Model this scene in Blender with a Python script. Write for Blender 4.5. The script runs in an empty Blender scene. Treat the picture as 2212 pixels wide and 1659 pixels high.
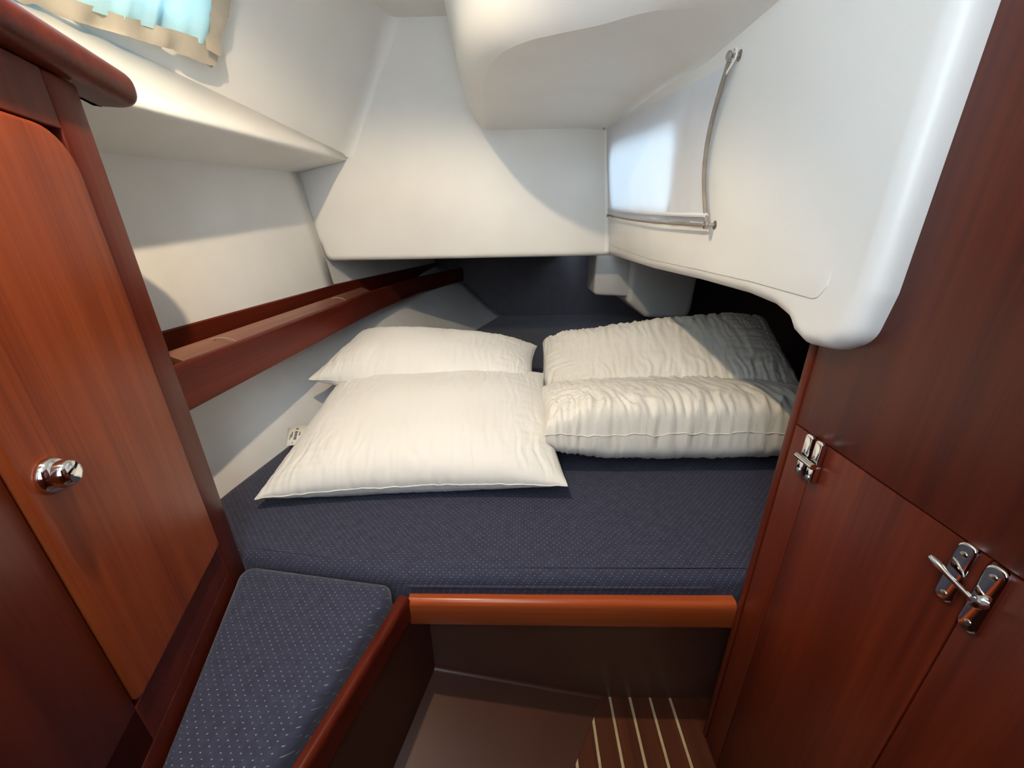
import bpy, bmesh, math, random
from mathutils import Vector, Matrix, noise
PI = math.pi
random.seed(4)
S = bpy.context.scene
COL = S.collection

# ------------------------------------------------------------------ camera
PITCH, ROLL, YAW = math.radians(21.3), math.radians(0.8), math.radians(1.6)
F_PX = 831.0
CAM = Vector((0, 0, 0.96))
fw = Vector((-math.sin(YAW)*math.cos(PITCH), math.cos(YAW)*math.cos(PITCH), -math.sin(PITCH)))
r0 = Vector((math.cos(YAW), math.sin(YAW), 0)); u0 = r0.cross(fw)
rr = r0*math.cos(ROLL) - u0*math.sin(ROLL); uu = u0*math.cos(ROLL) + r0*math.sin(ROLL)
cd = bpy.data.cameras.new('camera'); cam = bpy.data.objects.new('camera', cd); COL.objects.link(cam)
cd.sensor_width = 36.0; cd.lens = F_PX/2212*36.0; cd.clip_start = 0.02
m = Matrix.Identity(4)
for i in range(3):
    m[i][0] = rr[i]; m[i][1] = uu[i]; m[i][2] = -fw[i]; m[i][3] = CAM[i]
cam.matrix_world = m
S.camera = cam

# ------------------------------------------------------------------ daylight and lamp
S.view_settings.view_transform = 'Standard'; S.view_settings.look = 'None'
S.view_settings.gamma = 1.0; S.view_settings.use_curve_mapping = False
S.view_settings.exposure = 0.22
W = bpy.data.worlds.new('world'); S.world = W; W.use_nodes = True
bg = W.node_tree.nodes['Background']
bg.inputs[0].default_value = (0.80, 0.92, 1.0, 1); bg.inputs[1].default_value = 9.0
S.cycles.max_bounces = 5; S.cycles.diffuse_bounces = 3; S.cycles.glossy_bounces = 2; S.cycles.transparent_max_bounces = 8

def lamp(name, loc, power, color, radius, size, blend, aim=(0, 0, -1)):
    d = bpy.data.lights.new(name, 'SPOT'); d.energy = power; d.color = color
    d.shadow_soft_size = radius; d.spot_size = math.radians(size); d.spot_blend = blend
    o = bpy.data.objects.new(name, d); COL.objects.link(o); o.location = loc
    o.rotation_euler = Vector(aim).to_track_quat('-Z', 'Y').to_euler()
    return o
lamp('ceiling_downlight', (-0.28, 0.39, 1.605), 29, (1.0, 0.79, 0.52), 0.012, 114, 0.42, (-0.14, 0.44, -1.0))

# ------------------------------------------------------------------ materials
def new_mat(name):
    mt = bpy.data.materials.new(name); mt.use_nodes = True
    nt = mt.node_tree
    return mt, nt, nt.nodes['Principled BSDF']
def N(nt, t, **kw):
    n = nt.nodes.new(t)
    for k, v in kw.items():
        if k in n.inputs: n.inputs[k].default_value = v
        else: setattr(n, k, v)
    return n
def L(nt, a, ao, b, bi): nt.links.new(a.outputs[ao], b.inputs[bi])
def coords(nt, scale=(1, 1, 1), rot=(0, 0, 0)):
    tc = N(nt, 'ShaderNodeTexCoord'); mp = N(nt, 'ShaderNodeMapping')
    mp.inputs['Scale'].default_value = scale; mp.inputs['Rotation'].default_value = rot
    L(nt, tc, 'Object', mp, 'Vector'); return mp
def ramp(nt, stops):
    r = N(nt, 'ShaderNodeValToRGB'); e = r.color_ramp.elements
    while len(e) < len(stops): e.new(0.5)
    for el, (p, c) in zip(e, stops): el.position = p; el.color = (*c, 1)
    return r
def bump(nt, src, out, bsdf, strength, dist):
    b = N(nt, 'ShaderNodeBump', Strength=strength, Distance=dist)
    L(nt, src, out, b, 'Height'); L(nt, b, 'Normal', bsdf, 'Normal')

def plain(name, col, rough=0.5, metal=0.0, var=0.06, scale=14, bmp=0.0, bscale=400, coat=0.0, bdist=0.001):
    mt, nt, b = new_mat(name)
    mp = coords(nt)
    no = N(nt, 'ShaderNodeTexNoise', Scale=scale, Detail=1.5); L(nt, mp, 'Vector', no, 'Vector')
    c0 = tuple(x*(1-var) for x in col); c1 = tuple(min(1, x*(1+var)) for x in col)
    rp = ramp(nt, [(0.3, c0), (0.7, c1)]); L(nt, no, 'Fac', rp, 'Fac'); L(nt, rp, 'Color', b, 'Base Color')
    b.inputs['Roughness'].default_value = rough; b.inputs['Metallic'].default_value = metal
    b.inputs['Coat Weight'].default_value = coat; b.inputs['Coat Roughness'].default_value = 0.15
    if bmp:
        n2 = N(nt, 'ShaderNodeTexNoise', Scale=bscale, Detail=0.0); L(nt, mp, 'Vector', n2, 'Vector')
        bump(nt, n2, 'Fac', b, bmp, bdist)
    return mt

def wood(name, axis, dark, light, rough=0.35, coat=0.05, fine=1.0, spec=0.14):
    mt, nt, b = new_mat(name)
    sc = [26.0*fine]*3; sc[axis] = 1.1
    mp = coords(nt, sc)
    no = N(nt, 'ShaderNodeTexNoise', Scale=1.0, Detail=3.0, Roughness=0.6, Distortion=0.35); L(nt, mp, 'Vector', no, 'Vector')
    sc2 = [150.0]*3; sc2[axis] = 3.0
    mp2 = coords(nt, sc2)
    n2 = N(nt, 'ShaderNodeTexNoise', Scale=1.0, Detail=2.0, Roughness=0.7); L(nt, mp2, 'Vector', n2, 'Vector')
    mx = N(nt, 'ShaderNodeMix', data_type='FLOAT'); mx.inputs['Factor'].default_value = 0.35
    nt.links.new(no.outputs['Fac'], mx.inputs[2]); nt.links.new(n2.outputs['Fac'], mx.inputs[3])
    mid = tuple((a+c)/2 for a, c in zip(dark, light))
    rp = ramp(nt, [(0.32, dark), (0.52, mid), (0.72, light)]); nt.links.new(mx.outputs[0], rp.inputs['Fac'])
    L(nt, rp, 'Color', b, 'Base Color')
    b.inputs['Roughness'].default_value = rough; b.inputs['Specular IOR Level'].default_value = spec
    b.inputs['Coat Weight'].default_value = coat; b.inputs['Coat Roughness'].default_value = 0.25
    bump(nt, n2, 'Fac', b, 0.05, 0.0006)
    return mt

def cloth_dots(name):
    mt, nt, b = new_mat(name)
    mp0 = coords(nt, (1, 1, 1))
    du = N(nt, 'ShaderNodeVectorMath', operation='DOT_PRODUCT'); du.inputs[1].default_value = (1, 0, 0.7)
    dv_ = N(nt, 'ShaderNodeVectorMath', operation='DOT_PRODUCT'); dv_.inputs[1].default_value = (0, 1, 1)
    L(nt, mp0, 'Vector', du, 0); L(nt, mp0, 'Vector', dv_, 0)
    mp = N(nt, 'ShaderNodeCombineXYZ'); nt.links.new(du.outputs['Value'], mp.inputs[0]); nt.links.new(dv_.outputs['Value'], mp.inputs[1])
    sx, sy = 0.0120, 0.0120
    def fld(off, a, p):
        # distance to nearest dot centre of one of two staggered lattices
        ad = N(nt, 'ShaderNodeVectorMath', operation='ADD'); ad.inputs[1].default_value = off
        L(nt, mp, 'Vector', ad, 0)
        md = N(nt, 'ShaderNodeVectorMath', operation='MODULO'); md.inputs[1].default_value = (sx, sy, 10)
        L(nt, ad, 'Vector', md, 0)
        sb = N(nt, 'ShaderNodeVectorMath', operation='SUBTRACT'); sb.inputs[1].default_value = (sx/2, sy/2, 0)
        L(nt, md, 'Vector', sb, 0)
        ml = N(nt, 'ShaderNodeVectorMath', operation='MULTIPLY'); ml.inputs[1].default_value = (1.0, 1.5, 0)
        L(nt, sb, 'Vector', ml, 0)
        ln = N(nt, 'ShaderNodeVectorMath', operation='LENGTH'); L(nt, ml, 'Vector', ln, 0)
        return ln
    a1 = fld((400*sx, 400*sy, 0), 0, 0); a2 = fld((400.5*sx, 400.5*sy, 0), 0, 0)
    mn = N(nt, 'ShaderNodeMath', operation='MINIMUM'); L(nt, a1, 'Value', mn, 0); L(nt, a2, 'Value', mn, 1)
    mr = N(nt, 'ShaderNodeMapRange'); mr.inputs['From Min'].default_value = 0.0006; mr.inputs['From Max'].default_value = 0.0014
    mr.inputs['To Min'].default_value = 1.0; mr.inputs['To Max'].default_value = 0.0
    L(nt, mn, 'Value', mr, 'Value')
    no = N(nt, 'ShaderNodeTexNoise', Scale=60.0, Detail=2.0, Roughness=0.7); L(nt, mp, 'Vector', no, 'Vector')
    rp = ramp(nt, [(0.3, (0.020, 0.022, 0.046)), (0.7, (0.034, 0.037, 0.074))]); L(nt, no, 'Fac', rp, 'Fac')
    n2 = N(nt, 'ShaderNodeTexNoise', Scale=190.0, Detail=0.0); L(nt, mp, 'Vector', n2, 'Vector')
    m2 = N(nt, 'ShaderNodeMapRange'); m2.inputs['From Min'].default_value = 0.35; m2.inputs['From Max'].default_value = 0.6
    m2.inputs['To Min'].default_value = 0.35; m2.inputs['To Max'].default_value = 1.0
    L(nt, n2, 'Fac', m2, 'Value')
    mu = N(nt, 'ShaderNodeMath', operation='MULTIPLY'); L(nt, mr, 'Result', mu, 0); L(nt, m2, 'Result', mu, 1)
    mx = N(nt, 'ShaderNodeMix', data_type='RGBA')
    nt.links.new(mu.outputs[0], mx.inputs['Factor'])
    nt.links.new(rp.outputs['Color'], mx.inputs[6]); mx.inputs[7].default_value = (0.26, 0.26, 0.30, 1)
    nt.links.new(mx.outputs[2], b.inputs['Base Color'])
    b.inputs['Roughness'].default_value = 0.9
    b.inputs['Sheen Weight'].default_value = 0.25; b.inputs['Sheen Roughness'].default_value = 0.4
    wv = N(nt, 'ShaderNodeTexNoise', Scale=900.0, Detail=0.0); L(nt, mp, 'Vector', wv, 'Vector')
    bump(nt, wv, 'Fac', b, 0.35, 0.001)
    return mt

def curtain_mat(name, col, trans, opac):
    mt, nt, b = new_mat(name)
    nt.nodes.remove(b); out = nt.nodes['Material Output']
    mp = coords(nt, (1, 1, 1))
    no = N(nt, 'ShaderNodeTexNoise', Scale=500.0, Detail=2.0); L(nt, mp, 'Vector', no, 'Vector')
    bp = N(nt, 'ShaderNodeBump', Strength=0.3, Distance=0.001); L(nt, no, 'Fac', bp, 'Height')
    d = N(nt, 'ShaderNodeBsdfDiffuse'); d.inputs['Color'].default_value = (*col, 1); L(nt, bp, 'Normal', d, 'Normal')
    t = N(nt, 'ShaderNodeBsdfTranslucent'); t.inputs['Color'].default_value = (*col, 1)
    mx = N(nt, 'ShaderNodeMixShader', Fac=trans); L(nt, d, 0, mx, 1); L(nt, t, 0, mx, 2)
    tr = N(nt, 'ShaderNodeBsdfTransparent')
    m2 = N(nt, 'ShaderNodeMixShader', Fac=opac); L(nt, tr, 0, m2, 1); L(nt, mx, 0, m2, 2)
    L(nt, m2, 0, out, 0)
    return mt

def pane_mat(name):
    mt, nt, b = new_mat(name)
    nt.nodes.remove(b); out = nt.nodes['Material Output']
    tr = N(nt, 'ShaderNodeBsdfTransparent'); tr.inputs['Color'].default_value = (0.86, 0.95, 1.0, 1)
    g = N(nt, 'ShaderNodeBsdfGlossy', Roughness=0.05)
    fr = N(nt, 'ShaderNodeFresnel', IOR=1.45)
    mx = N(nt, 'ShaderNodeMixShader'); L(nt, fr, 0, mx, 0); L(nt, tr, 0, mx, 1); L(nt, g, 0, mx, 2); L(nt, mx, 0, out, 0)
    return mt

def pillow_mat(name, col, bump_amt):
    mt, nt, b = new_mat(name)
    mp = coords(nt, (1, 1, 1))
    no = N(nt, 'ShaderNodeTexNoise', Scale=8.0, Detail=3.0); L(nt, mp, 'Vector', no, 'Vector')
    rp = ramp(nt, [(0.3, tuple(c*0.97 for c in col)), (0.7, col)]); L(nt, no, 'Fac', rp, 'Fac'); L(nt, rp, 'Color', b, 'Base Color')
    b.inputs['Roughness'].default_value = 0.65
    b.inputs['Sheen Weight'].default_value = 0.15
    sc = coords(nt, (34, 9, 9))
    n2 = N(nt, 'ShaderNodeTexNoise', Scale=1.0, Detail=3.0, Distortion=0.8); L(nt, sc, 'Vector', n2, 'Vector')
    bump(nt, n2, 'Fac', b, bump_amt, 0.012)
    return mt

M = {}
M['gel'] = plain('white_gelcoat', (0.83, 0.81, 0.775), 0.38, var=0.025, scale=6, bmp=0.08, bscale=260)
M['vinyl'] = plain('white_vinyl', (0.80, 0.785, 0.76), 0.6, var=0.02, scale=9, bmp=0.22, bscale=420)
M['hull'] = plain('hull_lining_grey_white', (0.86, 0.85, 0.84), 0.6, var=0.03, scale=9, bmp=0.25, bscale=300)
DK, LT = (0.060, 0.0070, 0.0026), (0.165, 0.025, 0.0080)
M['wood_z'] = wood('mahogany_upright', 2, DK, LT)
M['bulkhead_z'] = wood('mahogany_bulkhead', 2, (0.050, 0.0052, 0.0017), (0.145, 0.0205, 0.0058), rough=0.42, spec=0.38)
M['wood_y'] = wood('mahogany_fore_aft', 1, (0.07, 0.008, 0.004), (0.15, 0.022, 0.009))
M['wood_x'] = wood('mahogany_across', 0, (0.26, 0.042, 0.011), (0.47, 0.100, 0.026), rough=0.28, coat=0.4)
M['door_z'] = wood('mahogany_door_veneer', 2, (0.15, 0.022, 0.006), (0.36, 0.074, 0.019), fine=0.8)
M['batten'] = wood('batten_sheen_tone', 1, (0.16, 0.060, 0.036), (0.30, 0.125, 0.080), rough=0.25, coat=0.4)  # sheen on the batten's top face put into the wood as a paler tone
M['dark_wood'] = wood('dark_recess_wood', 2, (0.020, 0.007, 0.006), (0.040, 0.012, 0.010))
M['teak'] = wood('teak_sole_plank', 1, (0.060, 0.018, 0.010), (0.12, 0.036, 0.018))
M['holly'] = plain('holly_inlay', (0.50, 0.38, 0.22), 0.4, var=0.12, scale=60)
M['brown'] = plain('brown_paint', (0.095, 0.042, 0.028), 0.30, var=0.1, scale=12, bmp=0.05, bscale=120)
M['brown_gel'] = plain('brown_gelcoat', (0.072, 0.026, 0.016), 0.36, var=0.06, scale=10, bmp=0.04, bscale=150)
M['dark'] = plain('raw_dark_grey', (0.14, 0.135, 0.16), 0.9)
M['navy'] = cloth_dots('navy_dotted_cloth')
M['pil_a'] = pillow_mat('white_cotton', (0.82, 0.80, 0.76), 0.10)
M['pil_b'] = pillow_mat('cream_cotton', (0.79, 0.755, 0.69), 0.22)
M['chrome'] = plain('chrome', (0.80, 0.79, 0.77), 0.08, metal=1.0, var=0.02)
M['nickel'] = plain('dull_nickel', (0.45, 0.43, 0.40), 0.3, metal=1.0, var=0.1, scale=80)
M['curt_l'] = curtain_mat('sheer_curtain_daylight_tint', (0.52, 0.82, 0.90), 0.24, 0.99)  # white sheer cloth; the cyan of daylight is put into its colour
M['hem'] = curtain_mat('beige_curtain_hem', (0.50, 0.45, 0.37), 0.10, 1.0)
M['curt_r'] = curtain_mat('thin_white_curtain', (0.80, 0.81, 0.85), 0.22, 0.985)
M['glass'] = pane_mat('window_glass')
M['elastic'] = plain('taupe_elastic', (0.24, 0.20, 0.16), 0.7, var=0.1, scale=50)
M['cord'] = plain('pale_cord', (0.42, 0.30, 0.20), 0.8, var=0.1, scale=80)
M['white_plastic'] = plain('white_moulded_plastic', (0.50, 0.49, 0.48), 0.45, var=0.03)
M['tag'] = plain('label_cloth', (0.80, 0.78, 0.70), 0.8, var=0.03)
M['ink'] = plain('label_print', (0.16, 0.15, 0.15), 0.8, var=0.2, scale=200)
M['green'] = plain('green_label', (0.16, 0.28, 0.12), 0.8, var=0.3, scale=150)
M['black'] = plain('dark_joint', (0.012, 0.004, 0.003), 0.8)

# ------------------------------------------------------------------ mesh helpers
def finish(bm, name, mat, parent=None, smooth=35, sub=None):
    me = bpy.data.meshes.new(name)
    bmesh.ops.recalc_face_normals(bm, faces=bm.faces)
    bm.to_mesh(me); bm.free()
    me.materials.append(M[mat] if isinstance(mat, str) else mat)
    if smooth:
        for p in me.polygons: p.use_smooth = True
        me.set_sharp_from_angle(angle=math.radians(smooth))
    o = bpy.data.objects.new(name, me); COL.objects.link(o)
    if parent is not None: o.parent = parent
    return o
def place(o, base=None):
    """put a free mesh's origin at the base of its bounding box"""
    vs = [v.co.copy() for v in o.data.vertices]
    if base is None:
        base = Vector((sum(v.x for v in vs)/len(vs), sum(v.y for v in vs)/len(vs), min(v.z for v in vs)))
    o.data.transform(Matrix.Translation(-base)); o.location = base
    return o
def empty(name, loc=(0, 0, 0), rz=0.0):
    o = bpy.data.objects.new(name, None); COL.objects.link(o); o.location = loc; o.rotation_euler = (0, 0, rz)
    o.empty_display_size = 0.05
    return o
def local(o, parent):
    """mesh given in world coordinates, parented to an empty that stands elsewhere"""
    mw = Matrix.Translation(parent.location) @ parent.rotation_euler.to_matrix().to_4x4()
    o.data.transform(mw.inverted()); o.parent = parent
    return o
def tag(o, label, cat=None, group=None, kind=None):
    o['label'] = label
    if cat: o['category'] = cat
    if group: o['group'] = group
    if kind: o['kind'] = kind
    return o

def round_poly(pts, radii, seg=6):
    out = []; n = len(pts)
    if not hasattr(radii, '__len__'): radii = [radii]*n
    for i in range(n):
        p = Vector(pts[i]); a = Vector(pts[i-1]) - p; b = Vector(pts[(i+1) % n]) - p; r = radii[i]
        if r <= 0: out.append(p); continue
        la, lb = a.length, b.length; a.normalize(); b.normalize()
        ang = a.angle(b)
        d = min(r/math.tan(ang/2), la*0.48, lb*0.48); rad = d*math.tan(ang/2)
        p0 = p + a*d; p1 = p + b*d
        c = p + (a+b).normalized()*(rad/math.sin(ang/2))
        v0 = p0-c; v1 = p1-c; tot = v0.angle(v1)
        cr = v0.x*v1.y - v0.y*v1.x; sg = 1 if cr > 0 else -1
        for k in range(seg+1):
            th = tot*k/seg*sg
            out.append(c + Vector((v0.x*math.cos(th)-v0.y*math.sin(th), v0.x*math.sin(th)+v0.y*math.cos(th))))
    return out
def inset(poly, d):
    n = len(poly); out = []
    area = sum(poly[i].x*poly[(i+1) % n].y - poly[(i+1) % n].x*poly[i].y for i in range(n))
    sg = 1 if area > 0 else -1
    for i in range(n):
        a = (poly[i]-poly[i-1]); b = (poly[(i+1) % n]-poly[i])
        if a.length < 1e-9: a = b
        if b.length < 1e-9: b = a
        a = a.normalized(); b = b.normalized()
        na = Vector((-a.y, a.x))*sg; nb = Vector((-b.y, b.x))*sg
        k = na+nb
        k = k/max(0.3, k.dot(na)) if k.length > 1e-6 else na
        out.append(poly[i]+k*d)
    return out
def slab(outline, holes, fmap, thick, r, seg=5, both=False):
    """plate with rounded rim: outline (u,v), face at w=0, body to w=-thick; fmap(u,v,w)->Vector"""
    bm = bmesh.new(); outline = [Vector(p) for p in outline]
    def ring(poly, w): return [bm.verts.new(fmap(p.x, p.y, w)) for p in poly]
    def skin(a, b):
        n = len(a)
        for i in range(n):
            try: bm.faces.new((a[i], a[(i+1) % n], b[(i+1) % n], b[i]))
            except ValueError: pass
    rings = []
    for k in range(seg+1):
        th = PI/2*k/seg
        rings.append(ring(inset(outline, r*(1-math.sin(th))) if r > 0 else outline, -r*(1-math.cos(th))))
        if r <= 0: break
    if both and r > 0:
        for k in range(seg, -1, -1):
            th = PI/2*k/seg
            rings.append(ring(inset(outline, r*(1-math.sin(th))), -thick+r*(1-math.cos(th))))
    else:
        rings.append(ring(outline, -thick))
    for a, b in zip(rings, rings[1:]): skin(a, b)
    hf, hb = [], []
    for h in holes:
        h = [Vector(p) for p in h]
        a = ring(h, 0); b = ring(h, -thick); skin(a, b); hf.append(a); hb.append(b)
    for loop, hs in ((rings[0], hf), (rings[-1], hb)):
        es = []
        for lp in [loop]+hs:
            n = len(lp)
            for i in range(n):
                e = bm.edges.get((lp[i], lp[(i+1) % n])) or bm.edges.new((lp[i], lp[(i+1) % n]))
                es.append(e)
        bmesh.ops.triangle_fill(bm, use_beauty=True, use_dissolve=False, edges=es)
    return bm
def box(x0, x1, y0, y1, z0, z1, bev=0.0, seg=2, bm=None):
    own = bm is None
    if own: bm = bmesh.new()
    g = bmesh.ops.create_cube(bm, size=1.0)
    for v in g['verts']:
        v.co = Vector(((x0+x1)/2+v.co.x*(x1-x0), (y0+y1)/2+v.co.y*(y1-y0), (z0+z1)/2+v.co.z*(z1-z0)))
    if bev > 0:
        es = list({e for v in g['verts'] for e in v.link_edges})
        bmesh.ops.bevel(bm, geom=es, offset=bev, segments=seg, affect='EDGES', profile=0.5)
    return bm
def loft(sections, close=False, caps=False):
    bm = bmesh.new(); rows = [[bm.verts.new(Vector(p)) for p in s] for s in sections]
    for a, b in zip(rows, rows[1:]):
        n = len(a)
        for i in range(n if close else n-1):
            bm.faces.new((a[i], a[(i+1) % n], b[(i+1) % n], b[i]))
    if caps and close:
        bm.faces.new(rows[0][::-1]); bm.faces.new(rows[-1])
    return bm
def tube(path, r, seg=8, bm=None):
    bm = bm or bmesh.new(); path = [Vector(p) for p in path]; rows = []
    up = Vector((0.13, 0.21, 0.97))
    for i, p in enumerate(path):
        t = (path[min(i+1, len(path)-1)]-path[max(i-1, 0)]).normalized()
        a = t.cross(up).normalized(); b = t.cross(a)
        rad = r(i/(len(path)-1)) if callable(r) else r
        rows.append([bm.verts.new(p+a*rad*math.cos(2*PI*k/seg)+b*rad*math.sin(2*PI*k/seg)) for k in range(seg)])
    for a, b in zip(rows, rows[1:]):
        for k in range(seg): bm.faces.new((a[k], a[(k+1) % seg], b[(k+1) % seg], b[k]))
    bm.faces.new(rows[0][::-1]); bm.faces.new(rows[-1])
    return bm
def lathe(profile, origin, axis, seg=32, bm=None):
    bm = bm or bmesh.new(); origin = Vector(origin); ax = Vector(axis).normalized()
    a = ax.orthogonal().normalized(); b = ax.cross(a); rows = []
    for rad, h in profile:
        rows.append([bm.verts.new(origin+ax*h+(a*math.cos(2*PI*k/seg)+b*math.sin(2*PI*k/seg))*max(rad, 1e-5)) for k in range(seg)])
    for p, q in zip(rows, rows[1:]):
        for k in range(seg): bm.faces.new((p[k], p[(k+1) % seg], q[(k+1) % seg], q[k]))
    bm.faces.new(rows[0][::-1]); bm.faces.new(rows[-1])
    bmesh.ops.remove_doubles(bm, verts=bm.verts, dist=1e-6)
    return bm
def lerp(a, b, t): return a+(b-a)*t
def smooth01(t): t = max(0.0, min(1.0, t)); return t*t*(3-2*t)
def path_at(pts, y):
    """piecewise linear x(y)"""
    for (y0, x0), (y1, x1) in zip(pts, pts[1:]):
        if y <= y1: return lerp(x0, x1, (y-y0)/(y1-y0))
    return pts[-1][1]

# ------------------------------------------------------------------ dimensions
YA = 1.60        # aft wall
XR = 0.342       # face of the white moulded side wall
XW = 0.370       # face of the wooden side wall
ZM = 0.40        # mattress top
YR = 0.485       # berth front rail
ZC = 1.625       # ceiling
P0 = Vector((-0.529, 0.543, 0)); DV = Vector((0.108, -0.304, 0)).normalized(); NV = Vector((-DV.y, DV.x, 0))
YB = -0.22       # plane of the added partition behind the camera

# ------------------------------------------------------------------ setting: floor
fl = finish(box(-1.05, 1.06, YB, 3.0, -0.03, -0.004), 'floor', 'dark', smooth=0)
tag(fl, 'dark teak cabin sole with pale inlaid strips', kind='structure')
sx0, pitch, sw = 0.192, 0.0440, 0.0055
xs = [sx0+pitch*k for k in range(-4, 5)]
xs = [x for x in xs if x < XW-0.01]
edges = [xs[0]-pitch+sw] + xs + [XW+0.08]
for k in range(len(edges)-1):
    a = edges[k]+(sw/2 if k else 0); b = edges[k+1]-sw/2 if k < len(edges)-2 else edges[k+1]
    finish(box(a+0.0004, b-0.0004, YB, 0.56, -0.004, 0.0, 0.0006, 1), 'plank', 'teak', fl)
for x in xs:
    finish(box(x-sw/2, x+sw/2, YB, 0.56, -0.004, -0.0003), 'inlay_strip', 'holly', fl, smooth=0)

# brown plinth sloping up from the sole to the left
def plz(x, y):    # plane through three measured points
    p, q, s = Vector((0.175, 0.548, 0.0)), Vector((0.097, 0.424, 0.0)), Vector((-0.21, 0.55, 0.095))
    n = (q-p).cross(s-p); return p.z-(n.x*(x-p.x)+n.y*(y-p.y))/n.z
def plx0(y): return 0.175+(y-0.548)*(0.097-0.175)/(0.424-0.548)
rows = []
for y in (0.56, 0.4, 0.2, 0.0, YB):
    xe = plx0(y)
    rows.append([(xe, y, -0.01), (xe, y, 0.002), (xe-0.004, y, plz(xe-0.004, y)+0.002), (lerp(xe, -0.5, 0.5), y, plz(lerp(xe, -0.5, 0.5), y)), (-0.5, y, plz(-0.5, y)), (-0.5, y, -0.01)])
pl = finish(loft(rows, close=True, caps=True), 'trim_1', 'brown_gel', smooth=20)
tag(pl, 'brown sloping plinth beside the striped floor', kind='structure')
# rounded joint along its back edge
rows = []
for k in range(9):
    th = PI/2*k/8; r = 0.010; row = []
    for x in (-0.5, -0.235, 0.0, 0.172):
        z = plz(x, 0.55)
        row.append((x, 0.548-r+r*math.sin(th), z+r-r*math.cos(th)))
    rows.append(row)
finish(loft(rows), 'cove', 'brown_gel', pl)

# ------------------------------------------------------------------ setting: hull side, lining, ledge, cabin side
hs = [(-0.3, (-0.74, -0.795, -0.83)), (0.4, (-0.735, -0.790, -0.83)), (0.75, (-0.715, -0.785, -0.83)), (1.14, (-0.670, -0.785, -0.83)),
      (1.6, (-0.565, -0.775, -0.83)), (2.23, (-0.335, -0.685, -0.80)), (2.86, (-0.155, -0.46, -0.70))]
def hull_x(y, z):
    a = [(y0, x[0]) for y0, x in hs]; b = [(y0, x[1]) for y0, x in hs]; c = [(y0, x[2]) for y0, x in hs]
    xa, xb, xc = path_at(a, y), path_at(b, y), path_at(c, y)
    if z < 0.66: return lerp(xa, xb, (z-0.38)/0.28)
    return lerp(xb, xc, (z-0.66)/0.16)
rows = []
for k in range(33):
    y = lerp(-0.2, 2.86, k/32)
    rows.append([(hull_x(y, z), y, z) for z in (0.2, 0.3, 0.38, 0.45, 0.52, 0.59, 0.66, 0.72, 0.78, 0.86)])
bm = loft(rows)
hull = finish(bm, 'wall_left', 'hull', smooth=60)
sol = hull.modifiers.new('solid', 'SOLIDIFY'); sol.thickness = 0.02; sol.offset = 0
tag(hull, 'white hull lining under the wooden side shelf', kind='structure')

# vinyl panel above the shelf: leans outward towards its top
def pan(y, t):   # t 0 bottom .. 1 top
    k = (y-0.8)/0.8
    b = Vector((-0.772, y, 0.74)); top = Vector((-0.835, y, lerp(1.118, 1.187, k)))
    if y > YA: top.x = lerp(top.x, -0.70, (y-YA)/1.3); b.x = lerp(b.x, -0.60, (y-YA)/1.3)
    return lerp(b, top, t)
def yend(t): return YA-0.010-(0.03*(1-math.sqrt(max(0.0, 1-((t-0.92)/0.08)**2))) if t > 0.92 else 0.0)
ts = [0.03, 0.08, 0.15, 0.3, 0.45, 0.6, 0.75, 0.88, 0.92, 0.94, 0.96, 0.98, 0.99, 1.0]
rows = [[pan(lerp(-0.2, yend(t), k/24), t) for t in ts] for k in range(25)]
lp = finish(loft(rows), 'lining_panel', 'vinyl', smooth=40)
sol = lp.modifiers.new('solid', 'SOLIDIFY'); sol.thickness = 0.012; sol.offset = -1
rows = [[pan(lerp(YA-0.03, 2.86, k/16), t)+Vector((-0.006, 0, 0)) for t in (0.03, 0.08, 0.15, 0.3, 0.45, 0.6)] for k in range(17)]
finish(loft(rows), 'aft_lining', 'vinyl', lp, smooth=40)
tag(lp, 'white padded vinyl side panel above the wooden shelf', kind='structure'); lp.name = 'wall_left_lining'
bt = Vector(pan(1.565, 0.40))
finish(lathe([(0.0075, -0.002), (0.0075, 0.001), (0.005, 0.0035), (0.0, 0.0042)], pan(1.43, 0.27), (1, 0, 0.18), 20), 'button', 'vinyl', lp)

# ledge: soffit + rounded edge + upper slope
E0, E1 = Vector((-0.616, 0.634, 1.154)), Vector((-0.638, YA, 1.222))
K1, K2 = Vector((-0.800, 0.84, 1.320)), Vector((-0.640, YA, 1.236))
def on(a, b, y): return a+(b-a)*((y-a.y)/(b.y-a.y))
rows = []
for k in range(12):
    y = lerp(-0.25, YA, k/11)
    e, kk = on(E0, E1, y), on(K1, K2, y)
    p = pan(y, 1.0)+Vector((-0.030, 0, -0.012))
    d1 = (p-e).normalized(); d2 = (kk-e).normalized(); r = min(0.022, (kk-e).length*0.6)
    row = [pan(y, 0.3)+Vector((-0.05, 0, 0)), p]
    for j in range(9):
        t = j/8; q0, q1 = e+d1*r, e+d2*r
        row.append(q0*(1-t)**2+e*2*t*(1-t)+q1*t*t)
    row.append(kk)
    rows.append(row)
lg = finish(loft(rows), 'wall_left_ledge', 'gel', smooth=60)
sol = lg.modifiers.new('solid', 'SOLIDIFY'); sol.thickness = 0.004; sol.offset = 0
tag(lg, 'white moulded ledge under the curtained side window', kind='structure')

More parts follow.
